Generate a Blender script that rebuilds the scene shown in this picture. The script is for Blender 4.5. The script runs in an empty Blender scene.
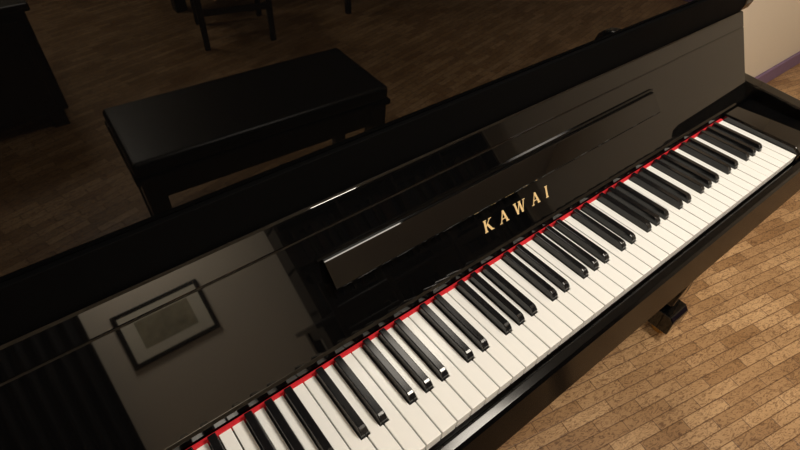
import bpy, math, random
from mathutils import Matrix, Vector, Euler
random.seed(4)
KZ=0.74

# ---------------------------------------------------------------- materials
def mat(name,base=(.5,.5,.5),rough=.5,metal=0,ior=1.5,noise=None,bump=0,coat=0):
    m=bpy.data.materials.new(name);m.use_nodes=True
    nt=m.node_tree;b=nt.nodes['Principled BSDF']
    b.inputs['Base Color'].default_value=(*base,1);b.inputs['Roughness'].default_value=rough
    b.inputs['Metallic'].default_value=metal;b.inputs['IOR'].default_value=ior
    b.inputs['Coat Weight'].default_value=coat
    if noise:
        tc=nt.nodes.new('ShaderNodeTexCoord');n=nt.nodes.new('ShaderNodeTexNoise');n.inputs['Scale'].default_value=noise[0]
        n.inputs['Detail'].default_value=4
        nt.links.new(tc.outputs['Object'],n.inputs['Vector'])
        mr=nt.nodes.new('ShaderNodeMix');mr.data_type='RGBA'
        mr.inputs['A'].default_value=(*[c*(1-noise[1]) for c in base],1);mr.inputs['B'].default_value=(*[min(1,c*(1+noise[1])) for c in base],1)
        nt.links.new(n.outputs['Fac'],mr.inputs['Factor']);nt.links.new(mr.outputs['Result'],b.inputs['Base Color'])
        if bump:
            bp=nt.nodes.new('ShaderNodeBump');bp.inputs['Strength'].default_value=bump;bp.inputs['Distance'].default_value=.002
            nt.links.new(n.outputs['Fac'],bp.inputs['Height']);nt.links.new(bp.outputs['Normal'],b.inputs['Normal'])
    return m
def lacquer(name,r0,r1,ior=1.6,base=(.002,.002,.0022)):
    m=mat(name,base,.02,ior=ior)
    nt=m.node_tree;b=nt.nodes['Principled BSDF']
    tc=nt.nodes.new('ShaderNodeTexCoord');n=nt.nodes.new('ShaderNodeTexNoise');n.inputs['Scale'].default_value=7;n.inputs['Detail'].default_value=6
    nt.links.new(tc.outputs['Object'],n.inputs['Vector'])
    mr=nt.nodes.new('ShaderNodeMapRange');mr.inputs['To Min'].default_value=r0;mr.inputs['To Max'].default_value=r1
    nt.links.new(n.outputs['Fac'],mr.inputs['Value']);nt.links.new(mr.outputs['Result'],b.inputs['Roughness'])
    return m
LAC=lacquer('black_lacquer',.0,.03,1.55)
FALLM=lacquer('fallboard_lacquer',.0,.05,1.6)
SATIN=lacquer('satin_black_lacquer',.10,.18,1.33)
MATTE=lacquer('matte_black_paint',.5,.6,1.1)
KEYW=mat('white_key_acrylic',(.89,.90,.89),.2,noise=(3,.02))
KEYB=mat('black_key_resin',(.006,.006,.007),.17,noise=(30,.2))
FELT=mat('red_felt',(.60,.014,.024),.95,noise=(400,.25),bump=.5)
GOLD=mat('gold_inlay',(.86,.64,.32),.4,metal=.1,noise=(50,.1))
BRASS=mat('brass',(.8,.58,.25),.25,metal=1,noise=(20,.1))
VINYL=mat('black_vinyl',(.006,.0055,.0055),.3,noise=(200,.2),bump=.2)
DARKW=mat('dark_wood',(.012,.008,.006),.3,noise=(14,.4))

def wood_floor():
    m=bpy.data.materials.new('parquet_floor');m.use_nodes=True;nt=m.node_tree;b=nt.nodes['Principled BSDF'];L=nt.links
    tc=nt.nodes.new('ShaderNodeTexCoord');mp=nt.nodes.new('ShaderNodeMapping');mp.inputs['Rotation'].default_value=(0,0,math.radians(12))
    L.new(tc.outputs['Object'],mp.inputs['Vector'])
    br=nt.nodes.new('ShaderNodeTexBrick');br.inputs['Scale'].default_value=1
    br.inputs['Brick Width'].default_value=.15;br.inputs['Row Height'].default_value=.033;br.inputs['Mortar Size'].default_value=.0020
    br.inputs['Mortar Smooth'].default_value=.8;br.inputs['Bias'].default_value=0
    br.inputs['Color1'].default_value=(.37,.215,.10,1);br.inputs['Color2'].default_value=(.64,.425,.235,1);br.inputs['Mortar'].default_value=(.19,.10,.045,1)
    L.new(mp.outputs['Vector'],br.inputs['Vector'])
    mp2=nt.nodes.new('ShaderNodeMapping');mp2.inputs['Scale'].default_value=(30,75,1);L.new(mp.outputs['Vector'],mp2.inputs['Vector'])
    n=nt.nodes.new('ShaderNodeTexNoise');n.inputs['Scale'].default_value=1.3;n.inputs['Detail'].default_value=9;n.inputs['Roughness'].default_value=.7;n.inputs['Distortion'].default_value=2.2
    L.new(mp2.outputs['Vector'],n.inputs['Vector'])
    cr=nt.nodes.new('ShaderNodeValToRGB');cr.color_ramp.elements[0].position=.40;cr.color_ramp.elements[0].color=(.32,.23,.16,1);cr.color_ramp.elements[1].position=.52;cr.color_ramp.elements[1].color=(1.05,1.03,.98,1)
    L.new(n.outputs['Fac'],cr.inputs['Fac'])
    mx=nt.nodes.new('ShaderNodeMix');mx.data_type='RGBA';mx.blend_type='MULTIPLY';mx.inputs['Factor'].default_value=.82
    L.new(br.outputs['Color'],mx.inputs['A']);L.new(cr.outputs['Color'],mx.inputs['B'])
    n3=nt.nodes.new('ShaderNodeTexNoise');n3.inputs['Scale'].default_value=5;n3.inputs['Detail'].default_value=3;L.new(mp.outputs['Vector'],n3.inputs['Vector'])
    cr3=nt.nodes.new('ShaderNodeValToRGB');cr3.color_ramp.elements[0].position=.3;cr3.color_ramp.elements[0].color=(.74,.69,.62,1);cr3.color_ramp.elements[1].position=.7;cr3.color_ramp.elements[1].color=(1,1,1,1)
    L.new(n3.outputs['Fac'],cr3.inputs['Fac'])
    mx3=nt.nodes.new('ShaderNodeMix');mx3.data_type='RGBA';mx3.blend_type='MULTIPLY';mx3.inputs['Factor'].default_value=1
    L.new(mx.outputs['Result'],mx3.inputs['A']);L.new(cr3.outputs['Color'],mx3.inputs['B']);L.new(mx3.outputs['Result'],b.inputs['Base Color'])
    b.inputs['Roughness'].default_value=.4
    bp=nt.nodes.new('ShaderNodeBump');bp.inputs['Strength'].default_value=.4;bp.inputs['Distance'].default_value=.002
    L.new(br.outputs['Fac'],bp.inputs['Height']);bp.invert=True;L.new(bp.outputs['Normal'],b.inputs['Normal'])
    return m
WALL=mat('painted_wall',(.80,.72,.60),.8,noise=(60,.02),bump=.1)
PURP=mat('purple_trim',(.20,.13,.24),.5,noise=(20,.15))
CEIL=mat('ceiling_paint',(.8,.78,.74),.9,noise=(10,.03))

# ---------------------------------------------------------------- helpers
def link(o,parent=None,m=None):
    bpy.context.scene.collection.objects.link(o)
    if parent: o.parent=parent
    if m: o.data.materials.append(m)
    return o
def empty(n,loc=(0,0,0)):
    e=bpy.data.objects.new(n,None);e.location=loc;bpy.context.scene.collection.objects.link(e);return e
def mesh_obj(n,verts,faces,m,parent=None,bevel=0,seg=2,smooth=False):
    me=bpy.data.meshes.new(n);me.from_pydata([tuple(v) for v in verts],[],faces);me.update()
    o=bpy.data.objects.new(n,me);link(o,parent,m)
    import bmesh
    bm=bmesh.new();bm.from_mesh(me);bmesh.ops.recalc_face_normals(bm,faces=bm.faces);bm.to_mesh(me);bm.free()
    if smooth:
        for f in me.polygons:f.use_smooth=True
    if bevel:
        b=o.modifiers.new('b','BEVEL');b.width=bevel;b.segments=seg;b.limit_method='ANGLE'
    return o
class MB:
    def __init__(s): s.v=[];s.f=[]
    def hexa(s,pts):
        i=len(s.v);s.v+=pts
        s.f+=[(i,i+3,i+2,i+1),(i+4,i+5,i+6,i+7)]+[(i+a,i+(a+1)%4,i+4+(a+1)%4,i+4+a) for a in range(4)]
    def box(s,x0,x1,y0,y1,z0,z1,ins=0):
        s.hexa([(x0,y0,z0),(x1,y0,z0),(x1,y1,z0),(x0,y1,z0),(x0+ins,y0+ins,z1),(x1-ins,y0+ins,z1),(x1-ins,y1-ins,z1),(x0+ins,y1-ins,z1)])
    def prism(s,poly,z0,z1,axis='z'):
        i=len(s.v);n=len(poly)
        for h in (z0,z1):
            for a,b in poly:
                s.v.append((a,b,h) if axis=='z' else ((h,a,b) if axis=='x' else (a,h,b)))
        s.f+=[tuple(range(i+n-1,i-1,-1)),tuple(range(i+n,i+2*n))]+[(i+a,i+(a+1)%n,i+n+(a+1)%n,i+n+a) for a in range(n)]
    def lathe(s,prof,cx,cy,seg=20):
        i=len(s.v);n=len(prof)
        for k in range(seg):
            t=2*math.pi*k/seg
            for r,z in prof: s.v.append((cx+r*math.cos(t),cy+r*math.sin(t),z))
        for k in range(seg):
            k2=(k+1)%seg
            for j in range(n-1): s.f.append((i+k*n+j,i+k2*n+j,i+k2*n+j+1,i+k*n+j+1))
        s.f.append(tuple(i+k*n for k in range(seg)));s.f.append(tuple(i+k*n+n-1 for k in range(seg-1,-1,-1)))
    def obj(s,n,m,parent=None,bevel=0,seg=2,smooth=False): return mesh_obj(n,s.v,s.f,m,parent,bevel,seg,smooth)
def boxo(n,x0,x1,y0,y1,z0,z1,m,parent=None,bevel=0,seg=2):
    b=MB();b.box(x0,x1,y0,y1,z0,z1);return b.obj(n,m,parent,bevel,seg)

# ---------------------------------------------------------------- room
RX0,RX1,RY0,RY1,H=-2.2,3.3,-3.7,.62,2.6
boxo('floor',RX0-.1,RX1+.1,RY0-.1,RY1+.1,-.05,0,wood_floor())
boxo('ceiling',RX0-.1,RX1+.1,RY0-.1,RY1+.1,H,H+.05,CEIL)
boxo('wall_back',RX0-.1,RX1+.1,RY1,RY1+.1,0,H,WALL)
boxo('wall_front',RX0-.1,RX1+.1,RY0-.1,RY0,0,H,WALL)
boxo('wall_left',RX0-.1,RX0,RY0,RY1,0,H,WALL)
boxo('wall_right',RX1,RX1+.1,RY0,RY1,0,H,WALL)
boxo('baseboard_back',RX0,RX1,RY1-.015,RY1,0,.09,PURP,bevel=.004)
boxo('baseboard_front',RX0,RX1,RY0,RY0+.015,0,.09,PURP,bevel=.004)
boxo('baseboard_left',RX0,RX0+.015,RY0+.015,RY1-.015,0,.09,PURP,bevel=.004)
boxo('baseboard_right',RX1-.015,RX1,RY0+.015,RY1-.015,0,.09,PURP,bevel=.004)

# ---------------------------------------------------------------- piano
PN=empty('upright_piano')
HW=.757; IW=.720
W=.0235;X0=-.611
black=set()
for n in range(0,8):
    c=2+7*(n-1)
    for k,off in ((1,-.0015),(2,.0015),(4,-.002),(5,0),(6,.002)):
        if 0<c+k<52: black.add((c+k,off))
bl={b:o for b,o in black}
wk=MB();g=.0008;hb=.0066
for i in range(52):
    x0=X0+i*W+g;x1=X0+(i+1)*W-g
    lx=X0+i*W+bl[i]+hb if i in bl else x0
    rx=X0+(i+1)*W+bl[i+1]-hb if i+1 in bl else x1
    dz=random.uniform(-.0003,.0003)
    poly=[(x0,0),(x1,0),(x1,.049),(rx,.049),(rx,.152),(lx,.152),(lx,.049),(x0,.049)]
    q=[poly[0]]
    for a in poly[1:]:
        if abs(a[0]-q[-1][0])+abs(a[1]-q[-1][1])>1e-6:q.append(a)
    wk.prism(q,KZ-.018+dz,KZ+dz)
wk.obj('white_keys',KEYW,PN,bevel=.0009,seg=2)
bk=MB()
for b,off in sorted(bl.items()):
    c=X0+b*W+off
    prof=[(.150,KZ-.01),(.150,KZ+.012),(.058,KZ+.012),(.054,KZ+.0105),(.0505,KZ+.005),(.049,KZ-.01)]
    lo=.0058;hi=.0047
    i=len(bk.v);n=len(prof)
    for sgn in (-1,1):
        for y,z in prof:
            w=lo if z<KZ+.006 else hi
            bk.v.append((c+sgn*w,y,z))
    bk.f+=[tuple(range(i+n-1,i-1,-1)),tuple(range(i+n,i+2*n))]+[(i+a,i+(a+1)%n,i+n+(a+1)%n,i+n+a) for a in range(n)]
bk.obj('black_keys',KEYB,PN,bevel=.0011,seg=3)
boxo('key_felt',-.612,.612,.1502,.1565,KZ-.01,KZ+.0015,FELT,PN,bevel=.001)
boxo('key_frame',-.612,.612,.004,.16,KZ-.06,KZ-.021,DARKW,PN)
boxo('keybed',-IW,IW,-.01,.40,.660,KZ-.06,LAC,PN,bevel=.003)
b=MB();b.prism([(-.020,.652),(-.034,.656),(-.036,.664),(-.022,.716),(-.018,.722),(-.008,.724),(-.004,.721),(-.004,.652)],-IW,IW,'x');b.obj('key_slip',SATIN,PN,bevel=.001,seg=3)
for s,n in ((-1,'left'),(1,'right')):
    xa,xb=sorted((s*.6125,s*IW))
    b=MB();b.prism([(-.004,.68),(-.004,KZ+.002),(.01,KZ+.012),(.155,KZ+.014),(.155,.68)],xa,xb,'x');b.obj('cheek_block_'+n,LAC,PN,bevel=.004,seg=3)
    xa,xb=sorted((s*IW,s*HW))
    arm=[(-.045,.652),(-.045,.735),(-.040,.752),(-.028,.764),(-.01,.770),(.10,.778),(.20,.786),(.245,.80),(.268,.825),(.276,.86),(.268,.895),(.252,.912),(.248,.925),(.248,1.27),(.57,1.27),(.57,.06),(.30,.06),(.30,.652)]
    b=MB();b.prism(arm,xa,xb,'x');b.obj('side_panel_'+n,LAC,PN,bevel=.004,seg=3)
    cx=s*.718;o=.028
    b=MB();b.hexa([(cx-.027,.03+o,.115),(cx+.027,.03+o,.115),(cx+.027,.10+o,.115),(cx-.027,.10+o,.115),(cx-.034,.0+o,.652),(cx+.034,.0+o,.652),(cx+.034,.11+o,.652),(cx-.034,.11+o,.652)])
    b.obj('leg_'+n,LAC,PN,bevel=.004)
    b=MB();b.prism([(.0+o,.045),(.0+o,.098),(.014+o,.115),(.57,.115),(.57,.045)],cx-.047,cx+.039,'x');b.obj('toe_block_'+n,LAC,PN,bevel=.004)
    b=MB();b.prism([(o+.035+.0225*math.cos(t*math.pi/10),.0225+.0225*math.sin(t*math.pi/10)) for t in range(20)],cx-.018,cx+.018,'x');b.obj('caster_'+n,BRASS,PN,bevel=.002)
    b=MB();b.prism([(.50+.0225*math.cos(t*math.pi/10),.0225+.0225*math.sin(t*math.pi/10)) for t in range(20)],cx-.018,cx+.018,'x');b.obj('rear_caster_'+n,BRASS,PN,bevel=.002)
B0=Vector((.158,KZ+.008));B1=Vector((.246,KZ+.175))
u=(B1-B0).normalized();nn=Vector((-u.y,u.x))
FL=(B1-B0).length
def fb(s,o): q=B0+u*s+nn*o; return (q.x,q.y)
prof=[fb(0,-.010),fb(-.004,-.004),fb(-.002,.0015),fb(.005,.003),fb(.008,.0),fb(FL*.82,0),fb(FL*.82+.0008,-.001),fb(FL*.82+.0018,-.001),fb(FL*.82+.0026,0),fb(FL-.003,0),fb(FL,-.002),fb(FL,-.006),fb(FL-.003,-.008),fb(.02,-.008)]
b=MB();b.prism(prof,-IW+.002,IW-.002,'x');b.obj('fallboard',FALLM,PN,bevel=.0005,seg=2)
sL0,sL1=.086,.122
pr=[fb(sL1,.001),fb(sL1+.001,.006),fb(sL1-.002,.010),fb(sL0,.019),fb(sL0-.003,.016),fb(sL0-.003,.011),fb(sL0,.009),fb(sL1-.006,.001)]
b=MB();b.prism(pr,-.325,.366,'x');b.obj('music_ledge',FALLM,PN,bevel=.0007,seg=2)
b=MB()
b.prism([fb(sL1+.004,.0),fb(sL1+.004,.004),fb(sL1+.001,.0045),fb(sL1,.0)],-.331,.372,'x');b.obj('music_ledge_hinge',SATIN,PN)
boxo('fallboard_rail',-IW,IW,.2505,.2575,.80,.972,MATTE,PN,bevel=.0008)
boxo('upper_panel',-IW,IW,.258,.282,.80,1.262,LAC,PN,bevel=.002)
boxo('panel_rail',-IW,IW,.20,.282,.69,.735,DARKW,PN)
boxo('lid',-HW-.008,HW+.008,.235,.58,1.272,1.294,LAC,PN,bevel=.005,seg=3)
boxo('lower_panel',-IW,IW,.25,.275,.14,.652,LAC,PN,bevel=.002)
boxo('bottom_board',-IW,IW,.245,.56,.10,.14,LAC,PN,bevel=.002)
boxo('back_frame',-IW,IW,.53,.56,.14,1.262,DARKW,PN)
b=MB()
for x in (-.09,0,.09):
    b.prism([(x-.012,.25),(x+.012,.25),(x+.012,.18),(x+.019,.155),(x+.014,.14),(x-.014,.14),(x-.019,.155),(x-.012,.18)],.075,.085)
b.obj('pedals',BRASS,PN,bevel=.002,seg=2)
# lettering
def stroke(x0,y0,x1,y1,w):
    return [(x0-w/2,y0),(x0+w/2,y0),(x1+w/2,y1),(x1-w/2,y1)]
def serif(x,y,w=.34,h=.055):
    y0,y1=(y,y+h) if y<.5 else (y-h,y)
    return [(x-w/2,y0),(x+w/2,y0),(x+w/2,y1),(x-w/2,y1)]
TK,TN=.19,.09
glyph={
'K':([stroke(.16,0,.16,1,TK),stroke(.20,.42,.70,1,TN),stroke(.78,0,.36,.62,TK+.03),serif(.16,0),serif(.16,1),serif(.70,1,.30),serif(.80,0,.32)],.92),
'A':([stroke(.12,0,.47,1,TN),stroke(.82,0,.47,1,TK+.01),[(.22,.30),(.70,.30),(.70,.37),(.22,.37)],serif(.12,0,.28),serif(.82,0,.32)],.95),
'W':([stroke(.36,0,.12,1,TK),stroke(.36,0,.63,1,TN),stroke(.88,0,.63,1,TK),stroke(.88,0,1.14,1,TN),serif(.12,1,.32),serif(.63,1,.3),serif(1.14,1,.28)],1.27),
'I':([stroke(.16,0,.16,1,TK),serif(.16,0),serif(.16,1)],.32)}
cap=.0195;gap=.72
word='KAWAI';tot=sum(glyph[c][1] for c in word)+gap*(len(word)-1)
xx=-tot/2;b=MB();s0=.0395
for c in word:
    for k,q in enumerate(glyph[c][0]):
        h=.0004+.00004*k
        pts=[]
        for hh in (0,h):
            for a,d in q:
                y,z=fb(s0+d*cap,hh);pts.append(((xx+a)*cap,y,z))
        b.hexa(pts)
    xx+=glyph[c][1]+gap
b.obj('fallboard_lettering',GOLD,PN)

# ---------------------------------------------------------------- bench (seen mirrored in the upper panel)
BN=empty('piano_bench',(.018,-.71,0));BN.rotation_euler=(0,0,.058)
bx0,bx1,by0,by1=-.397,.397,-.168,.168
boxo('seat_cushion',bx0,bx1,by0,by1,.435,.482,VINYL,BN,bevel=.014,seg=4)
boxo('seat_rim',bx0-.004,bx1+.004,by0-.004,by1+.004,.418,.436,LAC,BN,bevel=.003)
boxo('apron',bx0+.015,bx1-.015,by0+.015,by1-.015,.345,.418,LAC,BN,bevel=.003)
for i,(x,y) in enumerate(((bx0+.035,by0+.035),(bx1-.035,by0+.035),(bx1-.035,by1-.035),(bx0+.035,by1-.035))):
    b=MB();b.hexa([(x-.018,y-.018,0),(x+.018,y-.018,0),(x+.018,y+.018,0),(x-.018,y+.018,0),(x-.029,y-.029,.418),(x+.029,y-.029,.418),(x+.029,y+.029,.418),(x-.029,y+.029,.418)])
    b.obj('leg_%d'%(i+1),LAC,BN,bevel=.003)
# ---------------------------------------------------------------- chairs and table
def chair(loc,rz):
    e=empty('dining_chair',loc);e.rotation_euler=(0,0,rz)
    boxo('seat',-.21,.21,-.21,.21,.43,.47,DARKW,e,bevel=.012,seg=3)
    for i,(x,y) in enumerate(((-.18,-.18),(.18,-.18),(.18,.18),(-.18,.18))):
        b=MB();t=.95 if y>0 else .43
        b.hexa([(x-.015,y-.015,0),(x+.015,y-.015,0),(x+.015,y+.015,0),(x-.015,y+.015,0),(x-.019,y-.019,t),(x+.019,y-.019,t),(x+.019,y+.019,t),(x-.019,y+.019,t)])
        b.obj('leg_%d'%(i+1),DARKW,e,bevel=.003)
    for i,z in enumerate((.58,.72,.86)):
        boxo('back_slat_%d'%(i+1),-.17,.17,.172,.19,z,z+.06,DARKW,e,bevel=.004)
    boxo('stretcher_1',-.17,.17,-.188,-.172,.18,.21,DARKW,e)
    boxo('stretcher_2',-.17,.17,.172,.188,.18,.21,DARKW,e)
chair((.58,-2.22,0),.25);chair((1.42,-2.28,0),-.15)
DT=empty('dining_table')
boxo('top',.35,1.75,-3.28,-2.60,.71,.745,DARKW,DT,bevel=.006)
boxo('apron',.42,1.68,-3.21,-2.67,.63,.71,DARKW,DT)
for i,(x,y) in enumerate(((.44,-3.19),(1.66,-3.19),(1.66,-2.69),(.44,-2.69))):
    boxo('leg_%d'%(i+1),x-.035,x+.035,y-.035,y+.035,0,.71,DARKW,DT,bevel=.004)
SB=empty('sideboard')
SY=.22
boxo('carcass',-1.35,-.40,-2.75+SY,-1.95+SY,.08,.50,DARKW,SB,bevel=.004)
boxo('top',-1.37,-.38,-2.77+SY,-1.93+SY,.50,.53,DARKW,SB,bevel=.006)
for i,(x,y) in enumerate(((-1.3,-2.7),(-.45,-2.7),(-.45,-2.0),(-1.3,-2.0))):
    boxo('foot_%d'%(i+1),x-.03,x+.03,y-.03+SY,y+.03+SY,0,.08,DARKW,SB)
for i in range(3):
    boxo('drawer_%d'%(i+1),-1.32+.3*i,-1.04+.3*i,-1.95+SY,-1.94+SY,.12,.47,DARKW,SB,bevel=.003)
    boxo('handle_%d'%(i+1),-1.21+.3*i,-1.15+.3*i,-1.94+SY,-1.92+SY,.36,.37,BRASS,SB)
BC=empty('added_bookcase')  # added out of view, so the fallboard mirrors something dark
bxa,bxb=.62,3.0
boxo('back_board',bxa,bxb,RY0+.02,RY0+.035,0.0,2.0,DARKW,BC)
for i in range(5): 
    x=bxa+i*(bxb-bxa-.03)/4; boxo('upright_%d'%(i+1),x,x+.03,RY0+.035,RY0+.33,0,2.0,DARKW,BC)
for i in range(6): boxo('shelf_%d'%(i+1),bxa,bxb,RY0+.035,RY0+.325,.02+.39*i,.045+.39*i,DARKW,BC)
BK=[mat('book_cloth_%d'%i,c,.7,noise=(30,.2)) for i,c in enumerate(((.03,.012,.012),(.01,.015,.03),(.015,.02,.012),(.045,.035,.025)))]
bks=[MB() for _ in BK]
for s in range(5):
    x=bxa+.05
    while x<bxb-.08:
        w=random.uniform(.02,.045);h=random.uniform(.2,.3)
        seg=(bxb-bxa-.03)/4; 
        k=(x-bxa)%seg
        if k>.035 and k+w<seg-.002: random.choice(bks).box(x,x+w-.001,RY0+.06,RY0+random.uniform(.2,.27),.046+.39*s,.046+.39*s+h)
        x+=w
for i,k in enumerate(bks): k.obj('books_%d'%(i+1),BK[i],BC)
FP=empty('framed_picture')
fx0,fx1,fz0,fz1=-.72,-.05,1.09,1.53
boxo('frame',fx0,fx1,RY0+.001,RY0+.02,fz0,fz1,DARKW,FP,bevel=.003)
boxo('mat_board',fx0+.035,fx1-.035,RY0+.02,RY0+.023,fz0+.035,fz1-.035,mat('mat_board',(.92,.87,.72),.7,noise=(5,.05)),FP)
boxo('print',fx0+.13,fx1-.13,RY0+.023,RY0+.0245,fz0+.11,fz1-.11,mat('art_print',(.42,.38,.26),.6,noise=(14,.6)),FP)
b=MB();pts=[]
N=96
for i in range(N+1):
    x=-2.15+1.27*i/N; pts.append((x,RY0+.09+.03*math.sin(i*.8)))
for i in range(N):
    a,c=pts[i];d,e2=pts[i+1]
    b.hexa([(a,c-.012,.02),(d,e2-.012,.02),(d,e2,.02),(a,c,.02),(a,c-.012,2.3),(d,e2-.012,2.3),(d,e2,2.3),(a,c,2.3)])
b.obj('added_curtain',mat('curtain_cloth',(.005,.004,.004),.9,noise=(30,.3)))  # added behind the camera to darken the left of the fallboard reflection
# ---------------------------------------------------------------- lamps
SHADE=mat('lamp_shade',(.9,.88,.82),.5,noise=(5,.02))
def lamp(x,y,pw,r=.45,n='ceiling_or_fill_lamp'):
    e=empty(n,(x,y,0))
    b=MB();b.lathe([(r*.5,H),(r*.5,H-.02),(r,H-.025),(r,H-.04)],0,0,32);b.obj('body',SHADE,e)
    l=bpy.data.lights.new('bulb','AREA');l.shape='DISK';l.size=r*1.9;l.energy=pw;l.color=(1,.91,.78)
    lo=bpy.data.objects.new('bulb',l);bpy.context.scene.collection.objects.link(lo);lo.parent=e;lo.location=(0,0,H-.045)
lamp(.5,-.5,36,.3);lamp(2.2,-1.2,9,.25);lamp(-.4,-3.15,46,.25)  # last one is an added fill, brightening the front wall mirrored in the fallboard

w=bpy.data.worlds.new('world');bpy.context.scene.world=w;w.use_nodes=True
w.node_tree.nodes['Background'].inputs[0].default_value=(.9,.85,.8,1);w.node_tree.nodes['Background'].inputs[1].default_value=.05
cam=bpy.data.cameras.new('camera');co=bpy.data.objects.new('camera',cam);bpy.context.scene.collection.objects.link(co)
co.location=(-.5230,-.1729,1.3270);co.rotation_euler=(.8063,-.0292,-.6612);cam.sensor_width=36;cam.lens=526.2*36/800;cam.clip_start=.01
bpy.context.scene.camera=co
bpy.context.scene.view_settings.view_transform='Standard'
